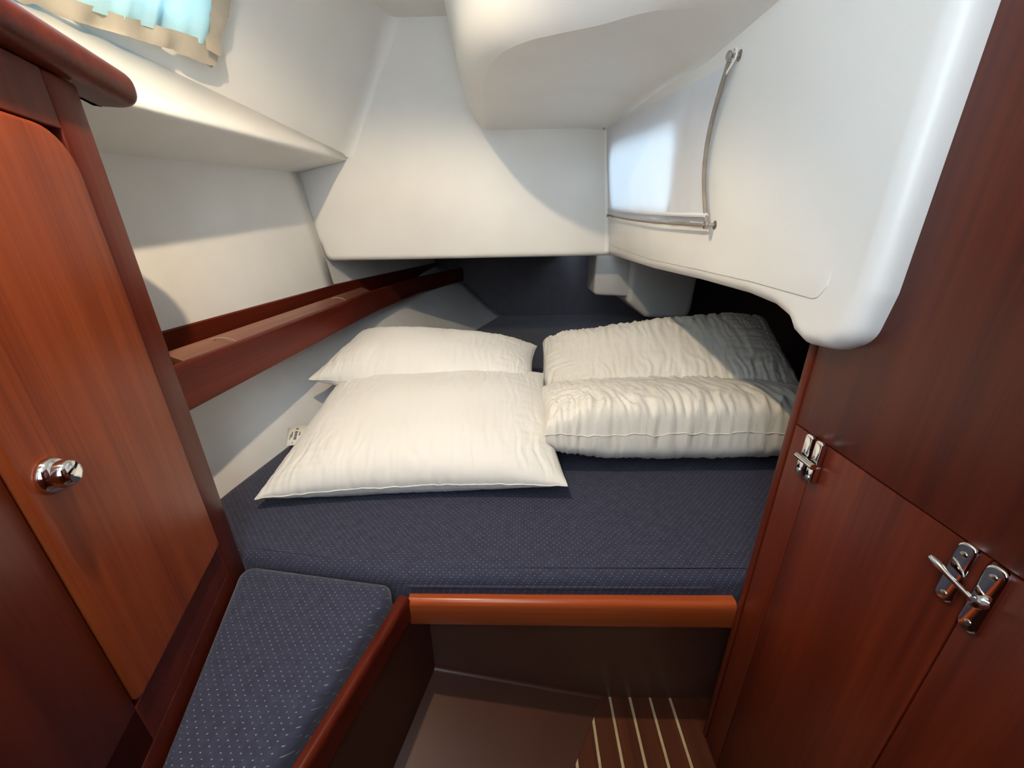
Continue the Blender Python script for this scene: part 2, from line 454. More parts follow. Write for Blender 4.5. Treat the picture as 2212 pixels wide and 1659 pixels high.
# cabin side with window
UPV = Vector((0.222, 0, 0.401)).normalized()
CE1 = (K1-K2).normalized()
CN = CE1.cross(UPV).normalized()
if CN.x < 0: CN = -CN
def cab(u, v, w): return K2+CE1*u+UPV*v+CN*w
win = round_poly([(0.575, 0.095), (0.85, 0.048), (1.62, 0.045), (1.62, 0.33), (0.575, 0.33)], [0.04, 0.05, 0.05, 0.05, 0.05])
outl = [(-0.02, -0.012), (1.95, -0.012), (1.95, 0.62), (-0.02, 0.62)]
cs = finish(slab(outl, [win], cab, 0.02, 0.0), 'wall_left_cabin_side', 'gel', smooth=30)
tag(cs, 'white upper cabin side holding the bright curtained window', kind='structure')
w1 = finish(slab(inset(win, -0.015), [inset(win, 0.012)], lambda u, v, w: cab(u, v, w-0.012), 0.012, 0.003), 'window_1', 'nickel')
tag(w1, 'bright side window behind the sheer curtain', kind='structure')
finish(slab(inset(win, -0.005), [], lambda u, v, w: cab(u, v, w-0.016), 0.004, 0.0), 'pane', 'glass', w1, smooth=0)

# ------------------------------------------------------------------ setting: aft wall, ceiling, bulge
def aftmap(u, v, w): return Vector((u, YA-w, v))
outl = round_poly([(-0.785, 0.868), (0.36, 0.876), (0.40, 1.70), (-0.50, 1.70), (-0.60, 1.30), (-0.95, 1.25), (-0.90, 1.05), (-0.80, 0.93)], [0.03, 0, 0, 0, 0, 0, 0, 0.02])
wa = finish(slab(outl, [], aftmap, 0.05, 0.022, seg=6), 'wall_aft', 'gel', smooth=40)
tag(wa, 'plain white aft wall above the dark berth recess', kind='structure')
def cove(path, a, b, r, seg=6):
    rows = []
    for p, da, db in zip(path, a, b):
        p, da, db = Vector(p), Vector(da).normalized(), Vector(db).normalized()
        q0, q1 = p+da*r, p+db*r
        rows.append([q0*(1-t)**2+p*2*t*(1-t)+q1*t*t for t in [k/seg for k in range(seg+1)]])
    return loft(rows)
# cove between aft wall and cabin side
pth = [K2+UPV*v for v in (-0.01, 0.1, 0.2, 0.3, 0.40, 0.50)]
finish(cove(pth, [CE1]*6, [(1, 0, 0.1)]*6, 0.035), 'cove', 'gel', wa, smooth=60)
# cove in the right corner
pth = [(0.340, YA, 0.89), (0.330, YA, 1.05), (0.318, YA, 1.2), (0.305, YA, 1.34)]
finish(cove(pth, [(-1, 0, 0)]*4, [(0, -1, 0)]*4, 0.016), 'cove', 'gel', wa, smooth=60)

sky = round_poly([(-0.30, -0.16), (0.0, -0.16), (0.0, 0.10), (-0.30, 0.10)], 0.04)  # unseen opening added in the ceiling to bring in daylight
ce = finish(slab([(-1.05, YB), (0.75, YB), (0.75, YA+0.05), (-1.05, YA+0.05)], [sky], lambda u, v, w: Vector((u, v, ZC-w)), 0.02, 0.0), 'ceiling', 'gel', smooth=0)
tag(ce, 'white cabin ceiling over the berth', kind='structure')

# bulge of the cockpit moulding, hanging below the ceiling
def rimline():
    pts = [(-0.125, 1.62), (-0.112, 1.35), (-0.085, 1.10), (-0.045, 0.99), (0.005, 0.935), (0.065, 0.905), (0.155, 0.868), (0.235, 0.810), (0.305, 0.725), (0.36, 0.60)]
    # Catmull-Rom
    out = []; P = [Vector(p) for p in pts]
    for i in range(len(P)-1):
        p0, p1, p2, p3 = P[max(i-1, 0)], P[i], P[i+1], P[min(i+2, len(P)-1)]
        for k in range(6):
            t = k/6
            out.append(0.5*((2*p1)+(p2-p0)*t+(2*p0-5*p1+4*p2-p3)*t*t+(3*p1-p0-3*p2+p3)*t**3))
    out.append(P[-1]); return out
rim = rimline(); nr = len(rim)
def outn(i):
    t = (rim[min(i+1, nr-1)]-rim[max(i-1, 0)]).normalized(); return Vector((-t.y, t.x))*-1
def bz(y): return 1.305
def drop(x, y): return max(0.02, lerp(0.085, 0.025, (y-0.86)/0.74) if y > 0.86 else 0.085)*max(0.0, min(1.0, (x-0.18)/0.18))**2.0
nrm = [outn(i) for i in range(nr)]
if nrm[0].x > 0: nrm = [-n for n in nrm]
bm = bmesh.new(); rws = []
RB = 0.115
for k in range(0, 9):          # fillet out of the rim, starting at a crease
    th = math.radians(26+k*54/8)
    o_, h_ = RB*(math.sin(th)-math.sin(math.radians(26))), RB*(math.cos(math.radians(26))-math.cos(th))
    rws.append([bm.verts.new((rim[i].x+nrm[i].x*o_, rim[i].y+nrm[i].y*o_, bz(rim[i].y)-drop(rim[i].x, rim[i].y)+h_)) for i in range(nr)])
o1, h1 = o_, h_
for h2 in (0.15, 0.25, 0.36, 0.48):
    o2 = o1+(h2-h1)*0.20
    rws.append([bm.verts.new((rim[i].x+nrm[i].x*o2, rim[i].y+nrm[i].y*o2, bz(rim[i].y)-drop(rim[i].x, rim[i].y)+h2)) for i in range(nr)])
for a, b in zip(rws, rws[1:]):
    for i in range(nr-1): bm.faces.new((a[i], a[i+1], b[i+1], b[i]))
# bottom face, divided across to the side wall
prev = rws[0]
for k in range(1, 17):
    t = k/16
    cur = [bm.verts.new((lerp(rim[i].x, 0.36, t), rim[i].y, bz(rim[i].y)-drop(lerp(rim[i].x, 0.36, t), rim[i].y))) for i in range(nr)]
    for i in range(nr-1): bm.faces.new((prev[i], prev[i+1], cur[i+1], cur[i]))
    prev = cur
bmesh.ops.remove_doubles(bm, verts=bm.verts, dist=1e-5)
bu = finish(bm, 'ceiling_moulding', 'gel', smooth=17)
tag(bu, 'large rounded white moulding hanging from the ceiling', kind='structure')
pth = [(rim[i].x+nrm[i].x*0.0, YA, 0) for i in (0,)]

# ------------------------------------------------------------------ setting: white side wall on the right
def rw(u, v, w):
    lean = 0.040*smooth01((u-0.5)/1.1)*(v-0.88)/0.43 if v > 0.88 else 0
    return Vector((XR-lean-w, u, v))
outl = round_poly([(1.62, 0.877), (1.09, 0.869), (0.793, 0.871), (0.62, 0.869), (0.545, 0.863), (0.508, 0.852), (0.495, 0.838), (0.47, 0.828), (0.43, 0.832), (0.400, 0.85), (0.392, 0.90), (0.392, 1.75), (1.62, 1.75)],
                  [0, 0.2, 0.2, 0.1, 0.03, 0.02, 0.012, 0.02, 0.03, 0.03, 0.03, 0, 0])
rwin = round_poly([(0.93, 1.00), (1.51, 1.04), (1.51, 1.24), (0.93, 1.18)], 0.05)
wr = finish(slab(outl, [rwin], rw, 0.03, 0.020, seg=6), 'wall_right', 'gel', smooth=35)
tag(wr, 'white moulded side wall with small curtained port', kind='structure')
rp_ = round_poly([(1.565, 0.915), (1.09, 0.892), (0.793, 0.891), (0.60, 0.889), (0.46, 0.884), (0.448, 0.90), (0.446, 0.93), (0.445, 0.96), (0.44, 0.99), (1.565, 0.99)], [0.02, 0.2, 0.1, 0.1, 0.015, 0.01, 0.0, 0.0, 0.0, 0.0])
finish(slab(rp_, [], lambda u, v, w: rw(u, v, w+lerp(0.0014, -0.0008, smooth01((v-0.90)/0.07))), 0.003, 0.0013, seg=3), 'raised_field', 'gel', wr, smooth=30)
w2 = finish(slab(inset(rwin, -0.012), [inset(rwin, 0.010)], lambda u, v, w: rw(u, v, w-0.016), 0.012, 0.003), 'window_2', 'nickel')
tag(w2, 'small port glowing behind the thin white curtain', kind='structure')
finish(slab(inset(rwin, -0.004), [], lambda u, v, w: rw(u, v, w-0.02), 0.004, 0.0), 'pane', 'glass', w2, smooth=0)

# ------------------------------------------------------------------ setting: wooden side wall with a cupboard door
ww = finish(box(XW+0.004, XW+0.022, YB, 0.482, -0.02, 1.70), 'wall_right_wood', 'black', smooth=0)
tag(ww, 'mahogany side wall along the right of the cabin', kind='structure')
ZD, YD0, YD1 = 0.716, 0.241, 0.428
def wp(y0, y1, z0, z1, name, mat='bulkhead_z', x0=XW, x1=XW+0.006, bev=0.0008, par=ww):
    return finish(box(x0, x1, y0, y1, z0, z1, bev, 2), name, mat, par)
wp(0.4745, 0.487, 0.0, 1.2, 'edge_strip', x0=XW-0.002, x1=XW+0.020, bev=0.003)
wp(YB, 0.4730, ZD+0.0009, 1.70, 'panel')
wp(YD1+0.0004, 0.4730, 0.0, ZD-0.0009, 'panel')
wp(YB, YD0-0.0008, 0.0, ZD-0.0009, 'panel')
dr = empty('door_1', (XW, (YD0+YD1)/2, 0.0))
tag(dr, 'mahogany cupboard door with chrome latch in the right wall', kind='structure')
local(wp(YD0+0.0008, YD1-0.0004, 0.0, ZD-0.0009, 'door_panel', par=None), dr)
# latch: two rounded plates and a lever
def oval_plate(yc, zc, wy, hz, t, x=XW, r=0.003, name='plate', mat='chrome'):
    o = round_poly([(yc-wy/2, zc-hz/2), (yc+wy/2, zc-hz/2), (yc+wy/2, zc+hz/2), (yc-wy/2, zc+hz/2)], wy*0.46, 8)
    return finish(slab(o, [], lambda u, v, w: Vector((x-t-w, u, v)), t, r), name, mat)
def screw(yc, zc, x, r=0.0032):
    return finish(lathe([(r, -0.001), (r, 0.0006), (r*0.6, 0.0012), (0, 0.0013)], (x, yc, zc), (-1, 0, 0), 16), 'screw', 'nickel')
pa = local(oval_plate(0.2545, 0.687, 0.0145, 0.062, 0.0040, r=0.002), dr); pa.name = 'latch_keeper'
for z in (0.707, 0.664): 
    s_ = screw(0.2545, z, XW-0.0040, 0.0026); s_.data.transform(Matrix.Translation(-dr.location)); s_.parent = pa
pb = local(oval_plate(0.2325, 0.682, 0.015, 0.068, 0.0040, r=0.002), dr); pb.name = 'latch_plate'
for z in (0.706, 0.657):
    s_ = screw(0.2325, z, XW-0.0040, 0.0026); s_.data.transform(Matrix.Translation(-dr.location)); s_.parent = pb
bm = lathe([(0.0052, 0), (0.0052, 0.004), (0.0040, 0.007), (0.0, 0.0075)], (XW-0.004, 0.2310, 0.6815), (-1, 0, 0), 24)
tube([(XW-0.009, 0.2300, 0.681), (XW-0.010, 0.242, 0.684), (XW-0.011, 0.253, 0.687), (XW-0.011, 0.262, 0.6895), (XW-0.011, 0.2685, 0.691)], lambda t: lerp(0.0022, 0.0040, smooth01((t-0.55)/0.3))*(1 if t < 0.97 else 0.6), 12, bm)
local(finish(bm, 'latch_lever', 'chrome'), dr)
# hinge
hg = empty('hinge', (0, 0, 0)); hg.parent = dr
hz, hy = 0.692, YD1
def hpart(bm, name, mat='chrome'):
    o = finish(bm, name, mat); o.data.transform(Matrix.Translation(-dr.location)); o.parent = hg; return o
for s in (-1, 1):
    yc = hy+s*0.0085
    o = round_poly([(yc-0.006, hz-0.004), (yc+0.006, hz-0.004), (yc+0.006, hz+0.028), (yc-0.006, hz+0.028)], [0.001, 0.001, 0.0058, 0.0058], 6)
    h = [(yc+0.0028*math.cos(a*PI/6), hz+0.018+0.0036*math.sin(a*PI/6)) for a in range(12)]
    hpart(slab(o, [h], lambda u, v, w: Vector((XW-0.0075-w, u, v)), 0.0035, 0.001), 'leaf')
    hpart(box(XW-0.009, XW, yc-0.0065, yc+0.0065, hz-0.030, hz-0.006, 0.002, 3), 'block')
    hpart(lathe([(0.003, 0), (0.003, 0.001), (0, 0.0015)], (XW-0.009, yc, hz-0.024), (-1, 0, 0), 14), 'screw', 'nickel')
    hpart(box(XW-0.008, XW, yc-0.005, yc+0.005, hz-0.008, hz+0.025, 0.0015, 2), 'backing')
hpart(tube([(XW-0.011, hy-0.0150, hz-0.005), (XW-0.011, hy+0.0150, hz-0.005)], 0.0042, 14), 'knuckle')

# ------------------------------------------------------------------ setting: dark recess around the far end of the berth
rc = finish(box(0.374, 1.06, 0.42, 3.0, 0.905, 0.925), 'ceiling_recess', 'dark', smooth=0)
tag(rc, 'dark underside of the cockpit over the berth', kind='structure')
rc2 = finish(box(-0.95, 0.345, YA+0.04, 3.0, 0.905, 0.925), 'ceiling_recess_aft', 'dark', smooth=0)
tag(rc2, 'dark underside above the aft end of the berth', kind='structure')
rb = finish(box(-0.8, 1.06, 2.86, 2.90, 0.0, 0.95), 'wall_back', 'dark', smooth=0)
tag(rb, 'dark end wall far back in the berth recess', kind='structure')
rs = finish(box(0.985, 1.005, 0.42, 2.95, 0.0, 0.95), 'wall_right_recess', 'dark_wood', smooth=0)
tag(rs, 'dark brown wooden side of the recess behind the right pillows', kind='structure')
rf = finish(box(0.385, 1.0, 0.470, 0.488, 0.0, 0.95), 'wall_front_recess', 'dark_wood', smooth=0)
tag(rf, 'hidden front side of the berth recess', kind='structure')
pw = finish(slab([(-1.05, -0.03), (XW+0.02, -0.03), (XW+0.02, ZC), (-1.05, ZC)], [[(-0.27, 0.90), (0.06, 0.90), (0.06, 1.58), (-0.27, 1.58)]], lambda u, v, w: Vector((u, YB-w, v)), 0.02, 0.0), 'wall_front', 'wood_z', smooth=0)  # unseen partition added to block low light from behind; opening sized for brightness
tag(pw, 'added unseen partition, its high opening shaped to limit the light', kind='structure')

# white moulded casing in the recess
def casmap(u, v, w): return Vector((u, 1.74-w, v))
ca = empty('moulded_casing', (0.58, 1.85, 0.90))
tag(ca, 'white moulded casing hanging in the dark recess above the right pillows', 'casing')
o = round_poly([(0.470, 0.92), (0.470, 0.668), (0.560, 0.600), (0.76, 0.585), (0.775, 0.92)], [0, 0.03, 0.03, 0.05, 0], 6)
local(finish(slab(o, [], casmap, 0.30, 0.025, seg=5), 'casing_body', 'white_plastic', smooth=40), ca)
o = round_poly([(0.322, 0.92), (0.322, 0.700), (0.48, 0.690), (0.48, 0.92)], [0, 0.02, 0, 0], 6)
local(finish(slab(o, [], lambda u, v, w: Vector((u, 1.76-w, v)), 0.18, 0.012, seg=4), 'casing_flange', 'white_plastic', smooth=40), ca)

# ------------------------------------------------------------------ berth base and rails
bf = empty('built_in_berth', (0.08, 0.54, 0.0))
tag(bf, 'berth front with varnished mahogany rail and brown panel below', 'berth base')
rows = []
prof = [(YR+0.002, 0.304), (YR, 0.308), (YR, 0.350)] + [(YR+0.010-0.010*math.cos(PI/2*k/5), 0.350+0.012*math.sin(PI/2*k/5)) for k in range(1, 6)] + [(YR+0.026, 0.362), (YR+0.026, 0.340), (YR+0.026, 0.304)]
for x in (-0.202, XW-0.001):
    rows.append([(x, y, z) for y, z in prof])
local(finish(loft(rows, close=True, caps=True), 'front_rail', 'wood_x', smooth=30), bf)
local(finish(box(-0.45, 0.984, 0.548, 0.565, -0.004, 0.302), 'front_panel', 'brown', smooth=0), bf)
local(finish(box(-0.45, 0.984, 0.512, 0.56, 0.290, 0.303), 'rail_backing', 'brown', smooth=0), bf)

# seat base on the left
sb = empty('corner_bench', (-0.30, 0.25, 0.0))
tag(sb, 'left seat base with narrow mahogany edge above the brown plinth', 'seat base')
TA, TB = Vector((-0.199, 0.488, 0)), Vector((-0.335, -0.03, 0))
td = (TB-TA).normalized(); tn = Vector((-td.y, td.x, 0))
if tn.x < 0: tn = -tn
rows = []
prof = [(-0.020, 0.318), (-0.002, 0.318), (0.0, 0.321), (0.0, 0.358)] + [(-0.008+0.008*math.cos(PI/2*k/5), 0.360+0.010*math.sin(PI/2*k/5)) for k in range(1, 6)] + [(-0.02, 0.368)]
for p in (TA, TB): rows.append([tuple(p+tn*n_+Vector((0, 0, z))) for n_, z in prof])
local(finish(loft(rows, close=True, caps=True), 'edge_moulding', 'wood_y', smooth=30), sb)
rows = []
for p in (TA+td*-0.06, TB): rows.append([tuple(p+tn*n_+Vector((0, 0, z))) for n_, z in ((-0.006, -0.0), (-0.006, 0.33), (-0.03, 0.33), (-0.03, -0.0))])
local(finish(loft(rows, close=True, caps=True), 'front_panel', 'brown_gel', smooth=0), sb)
# board carrying the seat cushion
rows = [[(-0.52, 0.53, z), (-0.235, 0.50, z), (-0.345, -0.02, z), (-0.36, -0.02, z)] for z in (0.298, 0.318)]
local(finish(loft(rows, close=True, caps=True), 'seat_board', 'brown', smooth=0), sb)

# ------------------------------------------------------------------ mattress and cushion
hl = [(hull_x(y, 0.40)+0.012, y) for y in (2.85, 2.5, 2.2, 1.9, 1.6, 1.35, 1.1, 0.9, 0.75, 0.56)]
mo = [(-0.545, 0.555), (-0.530, 0.546), (-0.212, 0.502), (0.30, 0.504), (0.60, 0.508), (0.972, 0.508), (0.972, 2.85)] + [p for p in hl]
mo = round_poly(mo, [0.0, 0.01, 0.012, 0.0, 0.0, 0.02, 0.02]+[0.0]*len(hl), 5)
mt_ = finish(slab(mo, [], lambda u, v, w: Vector((u, v, ZM+w)), 0.095, 0.022, seg=5), 'berth_mattress', 'navy', smooth=60)
tag(place(mt_, Vector((0.1, 1.4, 0.30))), 'large navy dotted berth mattress under the white pillows', 'mattress')
pip = local(finish(tube([(-0.205, 0.5015, ZM-0.020), (0.0, 0.5022, ZM-0.021), (0.2, 0.5035, ZM-0.0205), (0.33, 0.5045, ZM-0.020)], 0.0022, 8), 'piping', 'navy'), mt_)
sd = finish(box(-0.80, 0.98, 0.566, 2.85, 0.0, 0.304), 'berth_platform', 'dark', smooth=0)
local(sd, bf)

so = round_poly([(-0.520, 0.532), (-0.232, 0.492), (-0.222, 0.470), (-0.299, 0.17), (-0.392, 0.17)], [0.02, 0.018, 0.02, 0.0, 0.0], 5)
sc_ = finish(slab(so, [], lambda u, v, w: Vector((u, v, ZM+0.002+w)), 0.083, 0.018, seg=5), 'seat_cushion', 'navy', smooth=60)
tag(place(sc_, Vector((-0.33, 0.30, ZM-0.081))), 'small navy dotted wedge cushion beside the wooden locker', 'cushion')

# ------------------------------------------------------------------ side shelf on the hull
sh = empty('side_shelf', (-0.70, 1.2, 0.66))
tag(sh, 'mahogany side shelf with deep fiddle rail along the hull', 'shelf')
def run(xz, y0, y1, name, mat, n=30, bx=None):
    rows = []
    for k in range(n+1):
        y = lerp(y0, y1, k/n); dx = bx(y) if bx else 0
        rows.append([(x+dx, y, z) for x, z in xz])
    return local(finish(loft(rows, close=True, caps=True), name, mat, smooth=30), sh)
zb, zt = 0.650, 0.740
run([(-0.640, zb+0.002), (-0.6385, zb+0.045), (-0.640, zt-0.004), (-0.643, zt), (-0.653, zt), (-0.655, zt-0.003), (-0.655, zb), (-0.642, zb)], 0.52, 2.86, 'fiddle_rail', 'wood_y', bx=lambda y: path_at([(0, 0), (1.7, 0), (2.23, 0.055), (2.86, 0.22)], y))
def bbx(y): return path_at([(0, 0), (1.6, 0.0), (2.86, 0.167)], y)
run([(-0.762, 0.662), (-0.762, 0.774), (-0.765, 0.777), (-0.776, 0.777), (-0.776, 0.662)], 0.52, 2.86, 'back_board', 'wood_y', bx=bbx)
run([(-0.645, zb+0.006), (-0.645, zb+0.016), (-0.80, zb+0.016), (-0.775, zb+0.006)], 0.52, 2.4, 'shelf_board', 'wood_y', bx=lambda y: path_at([(0, 0), (1.7, 0), (2.4, 0.10)], y))
local(finish(lathe([(0.003, 0), (0.003, 0.001), (0, 0.0018)], (-0.765, 1.52, 0.756), (1, 0, 0), 12), 'screw', 'nickel'), sh)

# varnished batten bundle lying in the shelf
ba = empty('wooden_batten', (-0.70, 1.1, zb+0.016))
tag(ba, 'varnished wooden batten lying in the shelf, tied with two pale cords', 'batten')
A_, B_ = Vector((-0.700, 0.735, 0.0)), Vector((-0.700, 1.78, 0.0))
def bat(xz, name, mat):
    rows = [[(p.x+x, p.y, z) for x, z in xz] for p in (A_, B_)]
    return local(finish(loft(rows, close=True, caps=True), name, mat, smooth=20), ba)
bat([(0.008, 0.712), (0.011, 0.722), (0.008, 0.726), (-0.032, 0.7425), (-0.036, 0.741), (-0.036, 0.730)], 'upper_slat', 'batten')
bat([(0.003, 0.667), (0.005, 0.7105), (-0.034, 0.728), (-0.034, 0.667)], 'lower_slat', 'dark_wood')
for y in (0.865, 1.475):
    pts = []
    for k in range(13):
        t = k/12; a = lerp(math.radians(168), math.radians(-18), t)
        pts.append((-0.709+0.034*math.cos(a)+0.012*t, y-0.012+0.03*t, 0.716+0.031*math.sin(a)-0.012*t))
    local(finish(tube(pts, 0.0014, 8), 'cord', 'cord'), ba)

# ------------------------------------------------------------------ locker on the left
lk = empty('hanging_locker', P0, math.atan2(DV.y, DV.x))
tag(lk, 'tall mahogany locker with round-cornered door and chrome knob', 'locker')
# local frame: x along the face towards the camera, y = towards the room, z up
def lkp(bm, name, mat, smooth=35, par=lk): return finish(bm, name, mat, par, smooth)
SE = 0.80
lkp(box(0.0, SE, -0.018, 0.0, 0.42, 0.485-0.006, 0.001, 1), 'bottom_rail', 'wood_y')
lkp(box(0.0, SE, -0.018, 0.0, 0.30, 0.42, 0.001, 1), 'plinth_board', 'wood_y')
lkp(box(0.0, 0.056, -0.018, 0.001, 0.30, 1.132, 0.0035, 3), 'corner_post', 'wood_z')
lkp(box(0.056, SE, -0.018, 0.0, 1.075, 1.132, 0.001, 1), 'top_rail', 'wood_z')
lkp(box(0.304, SE, -0.018, 0.0, 0.42, 1.08, 0.002, 2), 'stile', 'wood_z')
lkp(box(0.0, SE, -0.024, -0.016, 0.0, 1.13), 'backing', 'black', 0)
lkp(box(0.0, 0.014, -0.34, -0.016, 0.40, 1.132), 'side_panel', 'wood_z', 0)
do = round_poly([(0.060, 0.484), (0.302, 0.484), (0.302, 1.072), (0.060, 1.072)], [0.006, 0.006, 0.045, 0.045], 8)
door = lkp(slab(do, [], lambda u, v, w: Vector((u, 0.006+w, v)), 0.022, 0.005, seg=4), 'door', 'door_z')
lkp(lathe([(0.0165, 0.0), (0.0172, 0.002), (0.0165, 0.005), (0.0142, 0.008), (0.0128, 0.009), (0.0128, 0.013), (0.0124, 0.0155), (0.0105, 0.0182), (0.0075, 0.0200), (0.0035, 0.0210), (0.0, 0.0212)], (0.2740, 0.006, 0.7600), (0, 1, 0), 40), 'knob', 'chrome', 50, door)
co = round_poly([(-0.118, 0.024), (SE, 0.024), (SE, -0.36), (0.0, -0.36), (0.0, -0.045), (-0.118, -0.045)], [0.08, 0, 0, 0, 0, 0.01], 12)
lkp(slab(co, [], lambda u, v, w: Vector((u, v, 1.176+w)), 0.042, 0.018, seg=6, both=True), 'top_cap', 'wood_y')

# ------------------------------------------------------------------ pillows
def pillow(name, c, a, b, t, yaw, tilt, roll, mat, seed, wr=1.0, nx=200, ny=110, pinch=0.06, gusset=False, squash=None, floor=ZM+0.002, bow=0.0, puff=0.50):
    rot = Matrix.Rotation(yaw, 3, 'Z') @ Matrix.Rotation(roll, 3, 'Y') @ Matrix.Rotation(tilt, 3, 'X')
    bm = bmesh.new(); grid = {}
    sv = Vector((seed*7.31, seed*3.17, seed*1.9))
    def prof(u, v):
        fu = max(0.0, 1-abs(u)**2.6); fv = max(0.0, 1-abs(v)**2.3)
        return (fu**puff)*(fv**puff)
    def pos(u, v, s):
        h = prof(u, v)
        # seams bow inward between the pointed corners
        x = a*u*(1-pinch*(1-v*v)*abs(u)**3); y = b*v*(1-pinch*1.5*(1-u*u)*abs(v)**3)
        z = s*t*0.5*h
        # gathers running in from the long seams
        ed = 1-min(1.0, (1-abs(v))/0.85); es = 1-min(1.0, (1-abs(u))/0.55)
        q = Vector((u*a*74, v*b*10, s*2.0))+sv
        warp = noise.noise(Vector((u*a*14, v*b*14, s))+sv)*0.9
        g1 = noise.noise(q+Vector((warp, 0, 0))); g2 = noise.noise(Vector((u*a*30+warp*1.4, v*b*6, 9+s))+sv)
        ridge = (1-abs(g1)*2.2)*0.6+(1-abs(g2)*2.0)*0.7
        g3 = noise.noise(Vector((u*a*8, v*b*60, 3+s))+sv)
        damp = min(1.0, h*2.2)
        dz = wr*0.0060*ridge*(0.25+0.75*ed)*damp + wr*0.003*(1-abs(g3)*2)*es*damp
        dz += 0.006*noise.noise(Vector((u*2.2, v*2.0, s*3))+sv)*damp
        if s < 0: dz *= 0.45
        z += s*dz
        z += bow*(u*u)*1.0
        # seam waviness
        if h < 0.35:
            y += 0.003*wr*noise.noise(Vector((u*a*70, 1.3, 0))+sv)*(1-h/0.35)*(1 if abs(v) > 0.8 else 0.3)
            z += 0.0035*wr*noise.noise(Vector((u*a*45, v*b*45, 5))+sv)*(1-h/0.35)
        return Vector((x, y, z))
    def warpu(k, n):
        q = -1+2*k/n; return math.sin(q*PI/2)*0.55+q*0.45
    for s in (1, -1):
        for i in range(nx+1):
            for j in range(ny+1):
                border = i in (0, nx) or j in (0, ny)
                if border and s == -1: grid[(i, j, -1)] = grid[(i, j, 1)]; continue
                p = rot @ pos(warpu(i, nx), warpu(j, ny), s) + Vector(c)
                if p.z < floor: p.z = floor+ (p.z-floor)*0.02
                if squash: p = squash(p)
                grid[(i, j, s)] = bm.verts.new(p)
        for i in range(nx):
            for j in range(ny):
                f = [grid[(i, j, s)], grid[(i+1, j, s)], grid[(i+1, j+1, s)], grid[(i, j+1, s)]]
                bm.faces.new(f if s == 1 else f[::-1])
    root = empty(name, (c[0], c[1], floor))
    case = local(finish(bm, 'pillow_case', mat, smooth=0), root)
    for p in case.data.polygons: p.use_smooth = True
    # stitched seam around the edge
    pts = []
    for i in range(0, nx+1, 2): pts.append(grid_co(case, root, rot, pos, warpu, i, 0, nx, ny, c, floor))
    for j in range(2, ny+1, 2): pts.append(grid_co(case, root, rot, pos, warpu, nx, j, nx, ny, c, floor))
    for i in range(nx-2, -1, -2): pts.append(grid_co(case, root, rot, pos, warpu, i, ny, nx, ny, c, floor))
    for j in range(ny-2, 0, -2): pts.append(grid_co(case, root, rot, pos, warpu, 0, j, nx, ny, c, floor))
    local(finish(tube(pts+[pts[0]], 0.0016, 6), 'seam', mat, smooth=60), root)
    return root
def grid_co(case, root, rot, pos, warpu, i, j, nx, ny, c, floor):
    p = rot @ pos(warpu(i, nx), warpu(j, ny), 1) + Vector(c)
    if p.z < floor: p.z = floor
    return p

R_ = math.radians
p1 = pillow('pillow', (-0.255, 0.945, 0.478), 0.340, 0.258, 0.165, R_(3), R_(9), R_(-1), 'pil_a', 1, 0.75, pinch=0.05)
tag(p1, 'smooth white pillow lying flat in front, care label at its left edge', 'pillow', 'white pillows on the berth')
p2 = pillow('pillow', (-0.300, 1.285, 0.548), 0.355, 0.195, 0.185, R_(-1), R_(7), R_(4), 'pil_a', 2, 0.8, pinch=0.06, bow=0.0)
tag(p2, 'plump white pillow behind the flat front left pillow', 'pillow', 'white pillows on the berth')
p3 = pillow('pillow', (0.455, 1.265, 0.522), 0.395, 0.195, 0.230, R_(-9), R_(26), R_(-8), 'pil_b', 3, 2.0, pinch=0.03, puff=0.36)
tag(p3, 'creased white pillow at the back right under the white casing', 'pillow', 'white pillows on the berth')
p4 = pillow('pillow', (0.440, 0.978, 0.487), 0.390, 0.175, 0.180, R_(1), R_(-10), R_(0), 'pil_b', 4, 2.4, pinch=0.02, puff=0.28)
tag(p4, 'heavily creased white pillow in front right, end hidden by the wooden wall', 'pillow', 'white pillows on the berth')

# printed care label at the left edge of the front pillow
def flap(pts, name, mat, par, th=0.0008):
    """quad strip: list of (left,right) pairs"""
    bm = loft([[Vector(a), Vector(b)] for a, b in pts])
    o = finish(bm, name, mat, smooth=60); s_ = o.modifiers.new('solid', 'SOLIDIFY'); s_.thickness = th; s_.offset = 0
    return local(o, par)
def bez(a, b, c_, t): return a*(1-t)**2+b*2*t*(1-t)+c_*t*t
LA = [Vector((-0.600, 0.955, 0.462)), Vector((-0.622, 0.955, 0.470)), Vector((-0.655, 0.945, 0.462))]
LB = [Vector((-0.585, 0.895, 0.440)), Vector((-0.610, 0.890, 0.440)), Vector((-0.640, 0.892, 0.434))]
lab = flap([(bez(*LA, t), bez(*LB, t)) for t in [k/8 for k in range(9)]], 'care_label', 'tag', p1)
def labp(t, s, off): 
    p = lerp(bez(*LA, t), bez(*LB, t), s); return p+Vector((0.2, -0.45, 0.85)).normalized()*off
for (t0, t1, s0, s1) in ((0.52, 0.66, 0.30, 0.42), (0.52, 0.66, 0.44, 0.56), (0.52, 0.66, 0.58, 0.74), (0.52, 0.64, 0.14, 0.22), (0.74, 0.80, 0.30, 0.60), (0.82, 0.86, 0.40, 0.70), (0.38, 0.44, 0.35, 0.55), (0.66, 0.70, 0.84, 0.90)):
    bm = loft([[labp(t, s0, 0.0009), labp(t, s1, 0.0009)] for t in (t0, (t0+t1)/2, t1)])
    o = finish(bm, 'print_mark', 'ink', smooth=0); o.data.transform(Matrix.Translation(-p1.location)); o.parent = lab
